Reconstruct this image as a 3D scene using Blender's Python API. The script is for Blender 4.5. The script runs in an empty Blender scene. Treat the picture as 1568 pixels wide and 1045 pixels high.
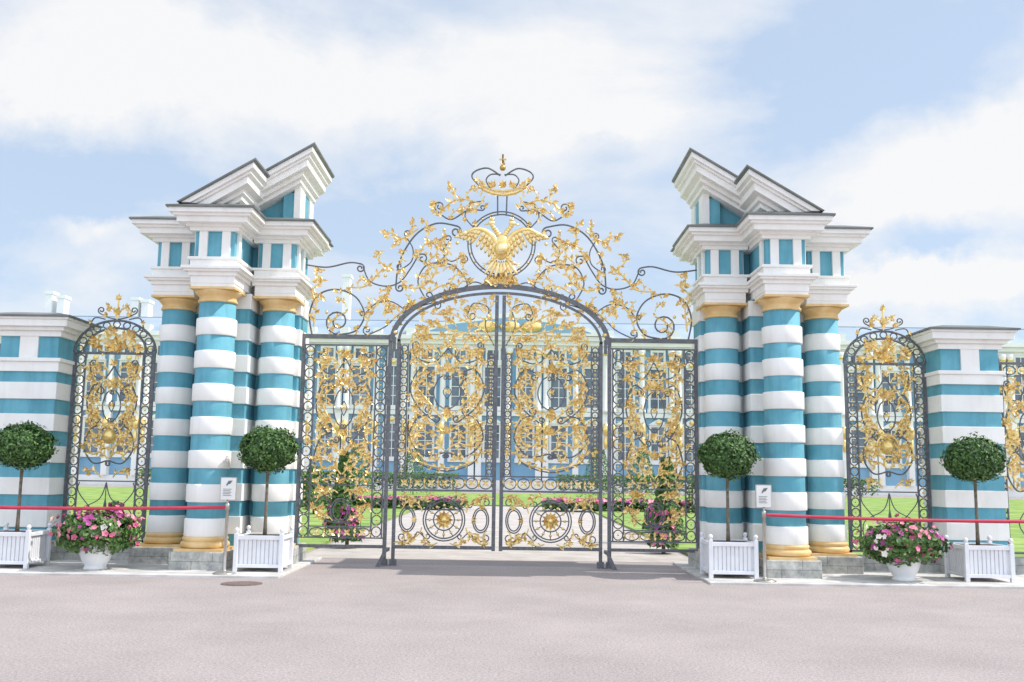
import bpy, bmesh, math, random
import numpy as np
from mathutils import Vector, Matrix, Euler
R = math.radians
random.seed(7); rng = np.random.default_rng(7)
scene = bpy.context.scene
scene.view_settings.view_transform = 'Standard'
scene.view_settings.look = 'None'
scene.view_settings.exposure = 0

# ------------------------------------------------------------------ materials
def mat(name, col, col2=None, scale=4.0, rough=0.7, metal=0.0, bump=0.0, bscale=60.0, detail=6.0, lo=.35, hi=.65, streak=0.0):
    m = bpy.data.materials.new(name); m.use_nodes = True
    nt = m.node_tree; b = nt.nodes['Principled BSDF']
    b.inputs['Roughness'].default_value = rough
    b.inputs['Metallic'].default_value = metal
    b.inputs['Base Color'].default_value = (*col, 1)
    tc = nt.nodes.new('ShaderNodeTexCoord')
    if col2 is not None:
        n = nt.nodes.new('ShaderNodeTexNoise'); n.inputs['Scale'].default_value = scale; n.inputs['Detail'].default_value = detail
        nt.links.new(tc.outputs['Object'], n.inputs['Vector'])
        r = nt.nodes.new('ShaderNodeValToRGB')
        r.color_ramp.elements[0].position = lo; r.color_ramp.elements[1].position = hi
        r.color_ramp.elements[0].color = (*col, 1); r.color_ramp.elements[1].color = (*col2, 1)
        nt.links.new(n.outputs['Fac'], r.inputs['Fac']); last = r.outputs['Color']
        if streak > 0:
            mp = nt.nodes.new('ShaderNodeMapping'); mp.inputs['Scale'].default_value = (9, 9, 1.1); nt.links.new(tc.outputs['Object'], mp.inputs['Vector'])
            n3 = nt.nodes.new('ShaderNodeTexNoise'); n3.inputs['Scale'].default_value = 1.0; n3.inputs['Detail'].default_value = 7; nt.links.new(mp.outputs[0], n3.inputs['Vector'])
            mr = nt.nodes.new('ShaderNodeMapRange'); mr.inputs['From Min'].default_value = .34; mr.inputs['From Max'].default_value = .5
            mr.inputs['To Min'].default_value = 1 - streak; mr.inputs['To Max'].default_value = 1; nt.links.new(n3.outputs['Fac'], mr.inputs['Value'])
            vm = nt.nodes.new('ShaderNodeVectorMath'); vm.operation = 'SCALE'; nt.links.new(last, vm.inputs[0]); nt.links.new(mr.outputs[0], vm.inputs['Scale']); last = vm.outputs[0]
        nt.links.new(last, b.inputs['Base Color'])
    if bump > 0:
        n2 = nt.nodes.new('ShaderNodeTexNoise'); n2.inputs['Scale'].default_value = bscale; n2.inputs['Detail'].default_value = 4
        nt.links.new(tc.outputs['Object'], n2.inputs['Vector'])
        bp = nt.nodes.new('ShaderNodeBump'); bp.inputs['Strength'].default_value = bump; bp.inputs['Distance'].default_value = .02
        nt.links.new(n2.outputs['Fac'], bp.inputs['Height']); nt.links.new(bp.outputs['Normal'], b.inputs['Normal'])
    return m

M_WHITE = mat('white_plaster', (.84, .82, .775), (.89, .875, .84), 2.5, .75, bump=.15, bscale=40, streak=.05)
M_BLUE = mat('sky_blue_plaster', (.10, .345, .44), (.15, .42, .515), 3.0, .75, bump=.15, bscale=40, streak=.14)
M_OCHRE = mat('ochre_gilt_stone', (.68, .44, .17), (.80, .57, .28), 5.0, .5)
M_ROOF = mat('grey_sheet_roof', (.12, .13, .125), (.19, .2, .19), 3.0, .45)
M_IRON = mat('grey_painted_iron', (.10, .103, .115), (.155, .158, .17), 20, .42)
M_GOLD = mat('gilding', (.82, .57, .19), (.93, .71, .31), 14, .32, metal=.7)
M_GOLD2 = mat('pale_gilding', (.93, .71, .33), (.98, .82, .47), 14, .4, metal=.55)
M_BOX = mat('white_painted_wood', (.74, .74, .77), (.80, .80, .82), 6, .5)
M_POT = mat('white_ceramic', (.80, .80, .80), (.85, .85, .85), 5, .4)
M_BARK = mat('bark', (.12, .10, .07), (.22, .19, .14), 25, .9, bump=.4)
M_STEEL = mat('steel', (.45, .42, .38), (.55, .52, .48), 10, .3, metal=.8)
M_RED = mat('red_webbing', (.50, .03, .07), (.56, .05, .09), 10, .6)
M_SIGN = mat('sign_face', (.75, .74, .71), (.8, .79, .76), 6, .5)
M_SOIL = mat('soil', (.05, .035, .025), (.09, .07, .05), 20, .95)
M_GLASS = mat('window_glass', (.07, .10, .135), (.20, .25, .31), .4, .2)
M_PBLUE = mat('palace_blue', (.20, .385, .55), (.25, .44, .60), .5, .8)
M_PWHITE = mat('palace_white', (.78, .78, .75), (.85, .85, .82), .7, .8)
M_PROOF = mat('palace_roof', (.27, .35, .44), (.36, .44, .53), .3, .5)
M_LAWN = mat('lawn_grass', (.15, .27, .05), (.33, .44, .11), 1.2, .95, bump=.6, bscale=30)
M_GRAVEL = mat('gravel', (.42, .38, .35), (.55, .50, .46), 2, .95, bump=.3, bscale=40)
M_MANHOLE = mat('cast_iron_cover', (.13, .09, .08), (.22, .16, .14), 30, .7)
M_DARK = mat('dark_print', (.12, .12, .13), (.2, .2, .2), 30, .7)

def stone_mat():
    m = bpy.data.materials.new('grey_plinth_stone'); m.use_nodes = True
    nt = m.node_tree; b = nt.nodes['Principled BSDF']; b.inputs['Roughness'].default_value = .9
    tc = nt.nodes.new('ShaderNodeTexCoord')
    n = nt.nodes.new('ShaderNodeTexNoise'); n.inputs['Scale'].default_value = 7; n.inputs['Detail'].default_value = 9; n.inputs['Roughness'].default_value = .7
    nt.links.new(tc.outputs['Object'], n.inputs['Vector'])
    r = nt.nodes.new('ShaderNodeValToRGB')
    r.color_ramp.elements[0].position = .32; r.color_ramp.elements[1].position = .66
    r.color_ramp.elements[0].color = (.27, .28, .27, 1); r.color_ramp.elements[1].color = (.62, .61, .56, 1)
    nt.links.new(n.outputs['Fac'], r.inputs['Fac'])
    mp = nt.nodes.new('ShaderNodeMapping'); mp.inputs['Rotation'].default_value = (R(90), 0, 0); mp.inputs['Location'].default_value = (.13, 0, 0)
    nt.links.new(tc.outputs['Object'], mp.inputs['Vector'])
    br = nt.nodes.new('ShaderNodeTexBrick'); br.inputs['Scale'].default_value = 1; br.inputs['Brick Width'].default_value = .62; br.inputs['Row Height'].default_value = .155
    br.inputs['Mortar Size'].default_value = .005; br.inputs['Color1'].default_value = (1, 1, 1, 1); br.inputs['Color2'].default_value = (.84, .84, .84, 1); br.inputs['Mortar'].default_value = (.5, .49, .47, 1)
    nt.links.new(mp.outputs[0], br.inputs['Vector'])
    vm = nt.nodes.new('ShaderNodeVectorMath'); vm.operation = 'MULTIPLY'; nt.links.new(r.outputs['Color'], vm.inputs[0]); nt.links.new(br.outputs['Color'], vm.inputs[1])
    nt.links.new(vm.outputs[0], b.inputs['Base Color'])
    bp = nt.nodes.new('ShaderNodeBump'); bp.inputs['Strength'].default_value = .5; bp.inputs['Distance'].default_value = .02
    nt.links.new(n.outputs['Fac'], bp.inputs['Height']); nt.links.new(bp.outputs['Normal'], b.inputs['Normal'])
    return m
M_STONE = stone_mat()

def asphalt_mat():
    m = bpy.data.materials.new('worn_asphalt'); m.use_nodes = True
    nt = m.node_tree; b = nt.nodes['Principled BSDF']; b.inputs['Roughness'].default_value = .9
    L = nt.links.new
    tc = nt.nodes.new('ShaderNodeTexCoord')
    n1 = nt.nodes.new('ShaderNodeTexNoise'); n1.inputs['Scale'].default_value = 40; n1.inputs['Detail'].default_value = 7; n1.inputs['Roughness'].default_value = .85
    n2 = nt.nodes.new('ShaderNodeTexNoise'); n2.inputs['Scale'].default_value = .6; n2.inputs['Detail'].default_value = 9; n2.inputs['Roughness'].default_value = .65
    n3 = nt.nodes.new('ShaderNodeTexVoronoi'); n3.inputs['Scale'].default_value = 70
    for n in (n1, n2, n3): L(tc.outputs['Object'], n.inputs['Vector'])
    r = nt.nodes.new('ShaderNodeValToRGB')
    r.color_ramp.elements[0].position = .30; r.color_ramp.elements[1].position = .70
    r.color_ramp.elements[0].color = (.155, .13, .125, 1); r.color_ramp.elements[1].color = (.56, .49, .475, 1)
    L(n1.outputs['Fac'], r.inputs['Fac'])
    mr = nt.nodes.new('ShaderNodeMapRange'); mr.inputs['From Min'].default_value = .3; mr.inputs['From Max'].default_value = .7
    mr.inputs['To Min'].default_value = .86; mr.inputs['To Max'].default_value = 1.12
    L(n2.outputs['Fac'], mr.inputs['Value'])
    vm = nt.nodes.new('ShaderNodeVectorMath'); vm.operation = 'SCALE'
    L(r.outputs['Color'], vm.inputs[0]); L(mr.outputs['Result'], vm.inputs['Scale'])
    L(vm.outputs['Vector'], b.inputs['Base Color'])
    bp = nt.nodes.new('ShaderNodeBump'); bp.inputs['Strength'].default_value = .35; bp.inputs['Distance'].default_value = .008
    L(n3.outputs['Distance'], bp.inputs['Height']); L(bp.outputs['Normal'], b.inputs['Normal'])
    return m
M_ASPH = asphalt_mat()
M_PAVE = mat('pavement_slab', (.48, .46, .44), (.66, .64, .61), 3, .9, bump=.2)

def foliage_mat(name, dark, light):
    m = bpy.data.materials.new(name); m.use_nodes = True
    nt = m.node_tree; b = nt.nodes['Principled BSDF']; b.inputs['Roughness'].default_value = .55
    g = nt.nodes.new('ShaderNodeNewGeometry'); r = nt.nodes.new('ShaderNodeValToRGB')
    r.color_ramp.elements[0].color = (*dark, 1); r.color_ramp.elements[1].color = (*light, 1)
    nt.links.new(g.outputs['Random Per Island'], r.inputs['Fac']); nt.links.new(r.outputs['Color'], b.inputs['Base Color'])
    return m
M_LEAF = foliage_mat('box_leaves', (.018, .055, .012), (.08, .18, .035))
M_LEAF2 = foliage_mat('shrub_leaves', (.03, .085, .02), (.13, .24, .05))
M_PINK = foliage_mat('pink_petals', (.55, .08, .20), (.85, .34, .42))
M_MAG = foliage_mat('magenta_petals', (.28, .03, .20), (.55, .10, .34))
M_WPET = foliage_mat('cream_petals', (.82, .62, .50), (.88, .84, .76))

# ------------------------------------------------------------------ mesh helpers
def empty(name, loc=(0, 0, 0)):
    e = bpy.data.objects.new(name, None); e.location = loc; e.empty_display_size = .3
    scene.collection.objects.link(e); return e

class MB:
    def __init__(self): self.v = []; self.f = []; self.m = []; self.sm = []; self.mats = []
    def mi(self, m):
        if m not in self.mats: self.mats.append(m)
        return self.mats.index(m)
    def add(self, vs, fs, m, smooth=False):
        o = len(self.v); self.v += [tuple(p) for p in vs]; k = self.mi(m)
        for f in fs: self.f.append([i + o for i in f]); self.m.append(k); self.sm.append(smooth)
    def box(self, x0, x1, y0, y1, z0, z1, m):
        vs = [(x0, y0, z0), (x1, y0, z0), (x1, y1, z0), (x0, y1, z0), (x0, y0, z1), (x1, y0, z1), (x1, y1, z1), (x0, y1, z1)]
        self.add(vs, [(0, 3, 2, 1), (4, 5, 6, 7), (0, 1, 5, 4), (1, 2, 6, 5), (2, 3, 7, 6), (3, 0, 4, 7)], m)
    def frustum(self, a, b, z0, z1, m):
        vs = [(a[0], a[2], z0), (a[1], a[2], z0), (a[1], a[3], z0), (a[0], a[3], z0), (b[0], b[2], z1), (b[1], b[2], z1), (b[1], b[3], z1), (b[0], b[3], z1)]
        self.add(vs, [(0, 3, 2, 1), (4, 5, 6, 7), (0, 1, 5, 4), (1, 2, 6, 5), (2, 3, 7, 6), (3, 0, 4, 7)], m)
    def prism(self, poly, y0, y1, m):
        n = len(poly)
        vs = [(p[0], y0, p[1]) for p in poly] + [(p[0], y1, p[1]) for p in poly]
        fs = [tuple(range(n)), tuple(range(2 * n - 1, n - 1, -1))] + [(i, i + n, (i + 1) % n + n, (i + 1) % n) for i in range(n)]
        self.add(vs, fs, m)
    def lathe(self, cx, cy, prof, m, seg=32, smooth=True):
        vs = []; fs = []
        for r, z in prof:
            for k in range(seg):
                a = 2 * math.pi * k / seg; vs.append((cx + r * math.cos(a), cy + r * math.sin(a), z))
        for i in range(len(prof) - 1):
            for k in range(seg):
                a = i * seg + k; b = i * seg + (k + 1) % seg; fs.append((a, b, b + seg, a + seg))
        fs.append(tuple(range(seg - 1, -1, -1))); o = (len(prof) - 1) * seg; fs.append(tuple(range(o, o + seg)))
        self.add(vs, fs, m, smooth)
    def ellipsoid(self, c, rad, m, rot=None, seg=14, rings=8):
        vs = []; fs = []
        rot = rot or Matrix.Identity(3)
        for i in range(rings + 1):
            th = math.pi * i / rings
            for k in range(seg):
                a = 2 * math.pi * k / seg
                p = Vector((rad[0] * math.sin(th) * math.cos(a), rad[1] * math.sin(th) * math.sin(a), rad[2] * math.cos(th)))
                vs.append(tuple(rot @ p + Vector(c)))
        for i in range(rings):
            for k in range(seg):
                a = i * seg + k; b = i * seg + (k + 1) % seg; fs.append((a, a + seg, b + seg, b))
        self.add(vs, fs, m, True)
    def build(self, name, parent=None, s=1, bevel=0, recalc=True):
        me = bpy.data.meshes.new(name)
        vs = [(x * s, y, z) for x, y, z in self.v]
        me.from_pydata(vs, [], self.f)
        for m in self.mats: me.materials.append(m)
        me.polygons.foreach_set('material_index', self.m); me.polygons.foreach_set('use_smooth', self.sm)
        if recalc:
            bm = bmesh.new(); bm.from_mesh(me); bmesh.ops.recalc_face_normals(bm, faces=bm.faces); bm.to_mesh(me); bm.free()
        ob = bpy.data.objects.new(name, me); scene.collection.objects.link(ob)
        if parent: ob.parent = parent
        if bevel:
            b = ob.modifiers.new('bevel', 'BEVEL'); b.width = bevel; b.segments = 2; b.limit_method = 'ANGLE'; b.angle_limit = R(50)
        return ob

# ------------------------------------------------------------------ ground
g = MB(); g.box(-400, 400, -200, 400, -.3, 0, M_ASPH); g.build('asphalt_ground')
for s in (1, -1):
    p = MB(); p.box(3.02, 16, -2.25, 1.0, -.1, .035, M_PAVE); p.build('pavement', s=s, bevel=.01)
p = MB(); p.box(-3.5, 3.5, 1.2, 60, -.1, .004, M_GRAVEL); p.build('gravel_path')
for s in (1, -1):
    p = MB(); p.box(3.6, 80, 1.3, 62, -.1, .05, M_LAWN); p.build('lawn', s=s)
p = MB(); p.lathe(0, 0, [(.27, 0), (.27, .006), (.22, .006), (.22, .010), (.2, .010)], M_MANHOLE, 32, False)
o = p.build('manhole_cover'); o.location = (-3.35, -2.95, .001)

# ------------------------------------------------------------------ pillars
PER = .507
def stripes(b, x0, x1, y0, y1, z0, n, ztop, zb=.3):
    b.box(x0, x1, y0, y1, zb, ztop, M_BLUE)
    for k in range(n):
        z = z0 + PER * k
        b.box(x0 - .028, x1 + .028, y0 - .028, y1 + .028, z, min(z + .27, ztop - .02), M_WHITE)
def column(b, cx, cy, q=1.0):
    b.box(cx - .36, cx + .36, cy - .36, cy + .36, .29, .335, M_OCHRE)
    pr = [(.30, .33)]
    for i in range(9):
        a = -math.pi / 2 + math.pi * i / 8; pr.append((.32 + .05 * math.cos(a), .385 + .05 * math.sin(a)))
    pr += [(.33, .445), (.34, .465), (.34, .49), (.315, .51), (.3, .51)]
    pr = [(r * q, z) for r, z in pr]
    b.lathe(cx, cy, pr, M_OCHRE, 48)
    b.lathe(cx, cy, [(.298 * q, .5), (.298 * q, 1.5), (.292 * q, 3), (.28 * q, 4.1)], M_BLUE, 48)
    for k in range(7):
        z = .505 + PER * k; r = (.325 - .014 * k / 6) * q
        b.lathe(cx, cy, [(r - .02, z), (r - .006, z + .003), (r, z + .012), (r, z + .255), (r - .006, z + .266), (r - .02, z + .27)], M_WHITE, 48)
    b.lathe(cx, cy, [(r * q, z) for r, z in [(.28, 4.06), (.305, 4.07), (.305, 4.10), (.285, 4.11), (.285, 4.15), (.30, 4.17), (.35, 4.22), (.355, 4.24), (.34, 4.25)]], M_OCHRE, 48)
    b.box(cx - .35, cx + .35, cy - .35, cy + .35, 4.245, 4.28, M_OCHRE)
    b.box(cx - .33, cx + .33, cy - .33, cy + .33, 4.275, 4.335, M_WHITE)

def pillar(s):
    e = empty('gate_pillar')
    b = MB()
    b.box(3.22, 5.68, -.42, .62, 0, .30, M_STONE)
    b.box(3.20, 4.02, -.76, -.1, -.02, .296, M_STONE)
    b.box(4.88, 5.70, -.76, -.1, -.02, .296, M_STONE)
    b.box(4.0, 4.81, -1.56, -.3, -.04, .292, M_STONE)
    b.build('stone_plinth', e, s, .015)
    b = MB()
    stripes(b, 3.33, 5.57, -.15, .5, .51, 8, 4.33)
    stripes(b, 4.02, 4.77, -.72, .1, .512, 8, 4.328, .29)
    b.build('striped_wall', e, s, .008)
    for nm, cx, cy, q in (('front_column', 4.40, -1.16, .985), ('outer_column', 5.27, -.36, .92), ('inner_column', 3.63, -.36, .92)):
        b = MB(); column(b, cx, cy, q); b.build(nm, e, s)
    FP = [(3.33, 5.57, -.42, .5), (3.30, 3.96, -.70, .1), (4.94, 5.60, -.70, .1), (4.06, 4.74, -1.5, 0)]
    K = [0, 1, 1, 2]
    b = MB()
    def level(ex, z0, z1, m, sel=(0, 1, 2, 3)):
        for i in sel:
            f = FP[i]; k = K[i] * .002
            b.box(f[0] - ex, f[1] + ex, f[2] - ex, f[3] + ex, z0 - k, z1 + k, m)
    level(0, 4.335, 4.45, M_WHITE); level(.035, 4.45, 4.51, M_WHITE); level(.09, 4.51, 4.545, M_WHITE); level(.125, 4.545, 4.585, M_WHITE)
    level(-.035, 4.58, 5.15, M_BLUE)
    level(.02, 4.585, 4.70, M_WHITE, (1, 2, 3)); level(.05, 4.70, 4.735, M_WHITE, (1, 2, 3)); level(-.01, 4.585, 4.64, M_WHITE, (0,))
    for i in (1, 2, 3):
        x0, x1, y0, y1 = FP[i]
        for xa in (x0 + .10, x1 - .23):
            b.box(xa, xa + .13, y0 - .008, y0 + .1, 4.735, 5.155, M_WHITE)
        for ya in (y0 + .14, y1 - .30):
            b.box(x0 - .008, x1 + .008, ya, ya + .13, 4.735, 5.155, M_WHITE)
    level(.04, 5.15, 5.21, M_WHITE); level(.09, 5.21, 5.25, M_WHITE); level(.2, 5.25, 5.34, M_WHITE); level(.25, 5.34, 5.38, M_WHITE); level(.30, 5.38, 5.45, M_WHITE)
    level(.335, 5.45, 5.475, M_ROOF)
    for i, f in enumerate(FP):
        k = K[i] * .002
        b.frustum((f[0] - .335, f[1] + .335, f[2] - .335, f[3] + .335), (f[0], f[1], f[2], f[3]), 5.474 + k, 5.58 + k, M_ROOF)
    b.build('entablature', e, s, .006)
    b = MB()
    zt = lambda x, d=0: 6.72 - d - .60 * (x - 3.08)
    def slab(xi, t0, t1, y0, y1, m, d=0):
        zb = 5.52
        xo = lambda t: 3.08 + (6.72 - d - t - zb) / .60
        b.prism([(xi, zt(xi, d) - t0), (xo(t0), zb), (xo(t1), zb), (xi, zt(xi, d) - t1)], y0, y1, m)
    slab(3.02, 0, .035, -1.03, .80, M_ROOF)
    slab(3.06, .035, .12, -.99, .76, M_WHITE); slab(3.11, .12, .165, -.94, .71, M_WHITE)
    slab(3.15, .165, .28, -.90, .67, M_WHITE); slab(3.24, .28, .35, -.78, .58, M_WHITE); slab(3.29, .35, .42, -.70, .54, M_WHITE)
    b.prism([(3.34, 5.5), (3.34, zt(3.34) - .419), (3.08 + (6.72 - .419 - 5.5) / .6, 5.5)], -.40, .48, M_BLUE)
    b.box(3.31, 3.42, -.56, -.2, 5.5, 6.12, M_WHITE); b.box(3.31, 3.47, .2, .5, 5.5, 6.12, M_WHITE)
    b.box(3.42, 3.60, -.53, -.3, 5.5, 6.05, M_BLUE)
    d = .10
    slab(3.74, 0, .035, -1.84, -.5, M_ROOF, d)
    slab(3.78, .035, .12, -1.80, -.51, M_WHITE, d); slab(3.83, .12, .165, -1.75, -.52, M_WHITE, d)
    slab(3.88, .165, .28, -1.71, -.53, M_WHITE, d); slab(3.97, .28, .35, -1.59, -.53, M_WHITE, d); slab(4.01, .35, .42, -1.52, -.54, M_WHITE, d)
    b.prism([(4.06, 5.5), (4.06, zt(4.06, d) - .419), (3.08 + (6.72 - d - .419 - 5.5) / .6, 5.5)], -1.45, -.3, M_BLUE)
    b.build('broken_pediment', e, s, .005)
for s in (-1, 1): pillar(s)

def pier(s, xa, xb):
    e = empty('fence_pier')
    b = MB(); b.box(xa - .06, xb + .06, -.58, .38, 0, .34, M_STONE); b.build('stone_plinth', e, s, .015)
    b = MB()
    stripes(b, xa, xb, -.5, .3, .56, 5, 3.7)
    b.box(xa - .04, xb + .04, -.54, .34, 3.03, 3.19, M_WHITE); b.box(xa - .07, xb + .07, -.57, .37, 3.19, 3.25, M_WHITE)
    c = (xa + xb) / 2
    b.box(c - .15, c + .15, -.53, .33, 3.25, 3.62, M_WHITE)
    b.box(xa - .05, xb + .05, -.55, .35, 3.60, 3.69, M_WHITE); b.box(xa - .11, xb + .11, -.61, .41, 3.69, 3.75, M_WHITE)
    b.box(xa - .19, xb + .19, -.69, .49, 3.75, 3.86, M_WHITE); b.box(xa - .22, xb + .22, -.72, .52, 3.86, 3.90, M_WHITE)
    b.build('striped_body', e, s, .007)
    b = MB(); b.box(xa - .26, xb + .26, -.76, .56, 3.90, 3.925, M_ROOF)
    b.frustum((xa - .26, xb + .26, -.76, .56), (xa + .1, xb - .1, -.4, .2), 3.925, 4.01, M_ROOF)
    b.build('metal_cap', e, s)
for s in (-1, 1):
    pier(s, 7.14, 8.08); pier(s, 10.3, 11.24); pier(s, 13.4, 14.3)

# ------------------------------------------------------------------ ironwork toolkit (drawn in elevation, metres)
def catmull(P, n=7):
    if len(P) < 3: return list(P)
    P = [P[0]] + list(P) + [P[-1]]; out = []
    for i in range(1, len(P) - 2):
        p0, p1, p2, p3 = [np.array(q, float) for q in P[i - 1:i + 3]]
        for k in range(n):
            t = k / n
            out.append(tuple(.5 * ((2 * p1) + (-p0 + p2) * t + (2 * p0 - 5 * p1 + 4 * p2 - p3) * t * t + (-p0 + 3 * p1 - 3 * p2 + p3) * t ** 3)))
    out.append(tuple(P[-1])); return out
def volute(p, ang, r, side, turns=1.25):
    cx = p[0] - side * r * math.sin(ang); cz = p[1] + side * r * math.cos(ang)
    a0 = ang - side * math.pi / 2; out = []; n = int(14 * turns)
    for i in range(1, n + 1):
        t = i / n; rr = r * (1 - .72 * t); a = a0 + side * 2 * math.pi * turns * t
        out.append((cx + rr * math.cos(a), cz + rr * math.sin(a)))
    return out
class Iron:
    def __init__(self, y=0): self.lines = {'b': [], 'g': []}; self.leaves = []; self.fr = MB(); self.y = y; self.balls = []; self.pts = []
    def path(self, P, kind='b', c0=None, c1=None, r=None, smooth=True):
        q = catmull(P) if smooth else list(P)
        if c1: q = q + volute(q[-1], math.atan2(q[-1][1] - q[-2][1], q[-1][0] - q[-2][0]), *c1)
        if c0: q = list(reversed(volute(q[0], math.atan2(q[0][1] - q[1][1], q[0][0] - q[1][0]), *c0))) + q
        self.lines[kind].append((q, r or (.0115 if kind == 'b' else .014)))
        return q
    def ellipse(self, cx, cz, rx, rz, kind='b', r=None, a0=0, a1=360, n=28):
        q = [(cx + rx * math.cos(R(a0 + (a1 - a0) * i / n)), cz + rz * math.sin(R(a0 + (a1 - a0) * i / n))) for i in range(n + 1)]
        self.lines[kind].append((q, r or .0125)); return q
    def leaf(self, x, z, a, L): self.leaves.append((x, z, a, L))
    def spray(self, x, z, a, L, n=5, spread=1.9):
        for i in range(n):
            t = i / (n - 1) - .5
            self.leaf(x, z, a + t * spread, L * (1 - .45 * abs(t) * 2) * random.uniform(.9, 1.1))
    def vine(self, P, size=.09, sp=.065, c0=None, c1=None, kind='g', r=None, sides=(1, -1)):
        q = self.path(P, kind, c0, c1, r); acc = 0; k = 0
        for i in range(1, len(q)):
            dx, dz = q[i][0] - q[i - 1][0], q[i][1] - q[i - 1][1]; acc += math.hypot(dx, dz)
            if acc > sp:
                acc = 0; k += 1; a = math.atan2(dz, dx); sd = sides[k % len(sides)]
                self.leaf(q[i][0], q[i][1], a + sd * random.uniform(.5, 1.0), size * random.uniform(.8, 1.3))
                self.pts.append(q[i])
        return q
    def sprig(self, x, z, a, L, side=1, size=None):
        size = size or L * .33; ca, sa = math.cos(a), math.sin(a)
        P = [(x + L * (u * ca - side * w * sa), z + L * (u * sa + side * w * ca)) for u, w in ((0, 0), (.3, .10), (.62, .06), (.88, -.12))]
        self.vine(P, size, L * .22, c1=(L * .15, -side, 1.0), r=.0115)
        self.spray(P[-1][0], P[-1][1], a - side * .1, size * 1.15, 4, 1.6)
    def fill(self, inside, box, axis, n, L, dmin, tries=400):
        k = 0
        for _ in range(tries):
            if k >= n: break
            x = random.uniform(box[0], box[1]); z = random.uniform(box[2], box[3])
            if not inside(x, z): continue
            if any((x - p[0]) ** 2 + (z - p[1]) ** 2 < dmin * dmin for p in self.pts): continue
            a = random.uniform(.2, 2.6) if random.random() < .7 else random.uniform(3, 6); l = L * random.uniform(.7, 1.15); sd = random.choice((1, -1))
            self.pts.append((x, z)); self.sprig(x - l * .4 * math.cos(a), z - l * .4 * math.sin(a), a, l, sd)
            if axis is not None:
                x2 = 2 * axis - x; self.pts.append((x2, z)); self.sprig(x2 + l * .4 * math.cos(a), z - l * .4 * math.sin(a), math.pi - a, l, -sd)
            k += 1
    def ball(self, x, z, r): self.balls.append((x, z, r))
    def bar(self, x0, x1, z0, z1, d=.03): self.fr.box(x0, x1, self.y - d / 2, self.y + d / 2, z0, z1, M_IRON)
    def chain_v(self, x0, x1, z0, z1):
        w = x1 - x0; r = w / 2 - .012; n = max(1, round((z1 - z0) / (2 * r + .035))); st = (z1 - z0) / n
        self.bar(x0 - .011, x0 + .011, z0, z1, .024); self.bar(x1 - .011, x1 + .011, z0, z1, .024)
        for i in range(n):
            self.ellipse((x0 + x1) / 2, z0 + st * (i + .5), r, st / 2 - .012, 'b', .011, n=16)
            self.ball((x0 + x1) / 2, z0 + st * i, .019)
            self.ball((x0 + x1) / 2, z0 + st * (i + .5), .016)
    def chain_h(self, x0, x1, z0, z1, k=1.3):
        h = z1 - z0; n = max(1, round((x1 - x0) / (h * k))); st = (x1 - x0) / n
        for i in range(n):
            self.ellipse(x0 + st * (i + .5), (z0 + z1) / 2, st / 2 - .012, h / 2 - .012, 'b', .011, n=18)
            self.ball(x0 + st * i, (z0 + z1) / 2, .02)
            for a in (0, 1.57, 3.14, 4.71): self.leaf(x0 + st * (i + .5), (z0 + z1) / 2, a + .78, .08)
            for a in (1.57, 4.71): self.leaf(x0 + st * i, (z0 + z1) / 2, a, .08)
    def build(self, parent, signs):
        for kind, m, nm in (('b', M_IRON, 'iron_scrollwork'), ('g', M_GOLD, 'gilded_stems')):
            cu = bpy.data.curves.new(nm, 'CURVE'); cu.dimensions = '3D'; cu.bevel_depth = 1.0; cu.bevel_resolution = 1; cu.use_fill_caps = True
            cu.materials.append(m)
            for s in signs:
                for q, r in self.lines[kind]:
                    sp = cu.splines.new('POLY'); sp.points.add(len(q) - 1)
                    for i, p in enumerate(q):
                        sp.points[i].co = (s * p[0], self.y, p[1], 1); sp.points[i].radius = r
            ob = bpy.data.objects.new(nm, cu); scene.collection.objects.link(ob); ob.parent = parent
        L = MB()
        out = [(0, 0, 0), (.18, .13, .05), (.28, .29, .12), (.42, .17, .03), (.56, .28, .13), (.68, .13, .05), (1, 0, .1)]
        for s in signs:
            for x, z, a, ln in self.leaves:
                if s < 0: X, A = -x, math.pi - a
                else: X, A = x, a
                ca, sa = math.cos(A), math.sin(A); tw = random.uniform(-.6, .6); bend = random.choice((-1, 1))
                yb = self.y - .012 + random.uniform(-.012, .006)
                vs = []
                def put(u, w, h):
                    lift = bend * (u * u) * .25
                    vs.append((X + ln * (u * ca - w * sa), yb + ln * (-h + w * tw - lift), z + ln * (u * sa + w * ca)))
                for u, w, h in out: put(u, w, h)
                for u, w, h in out[1:-1]: put(u, -w, h)
                put(.3, 0, -.08); put(.62, 0, -.07)
                fs = [(0, 12, 1), (1, 12, 2), (2, 12, 3), (3, 12, 13), (3, 13, 4), (4, 13, 5), (5, 13, 6),
                      (0, 7, 12), (7, 8, 12), (8, 9, 12), (9, 13, 12), (9, 10, 13), (10, 11, 13), (11, 6, 13)]
                L.add(vs, fs, M_GOLD if random.random() < .55 else M_GOLD2)
            for x, z, r in self.balls:
                L.ellipsoid((s * x, self.y, z), (r, r, r), M_GOLD, seg=8, rings=5)
        L.build('gilded_leaves', parent, recalc=False)
        for s in signs:
            self.fr.build('iron_frame', parent, s)

D0 = 16.5; F0 = 1524.0; TILT = R(7.6); ROLL = R(.8); CAMX = .20; CAMZ = 1.5
def px_to_gate(px, py):
    """image pixels (left half of the gate), unprojected onto the gate plane -> metres from the gate axis"""
    u, v = px - 784, 522 - py
    u, v = u * math.cos(ROLL) - v * math.sin(ROLL), u * math.sin(ROLL) + v * math.cos(ROLL)
    den = F0 * math.cos(TILT) - v * math.sin(TILT)
    return (-(u * D0 / den + CAMX), CAMZ + D0 * (F0 * math.sin(TILT) + v * math.cos(TILT)) / den)
def E(*pts): return [px_to_gate(*p) for p in pts]  # list of image pixels -> gate-plane metres

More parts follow.
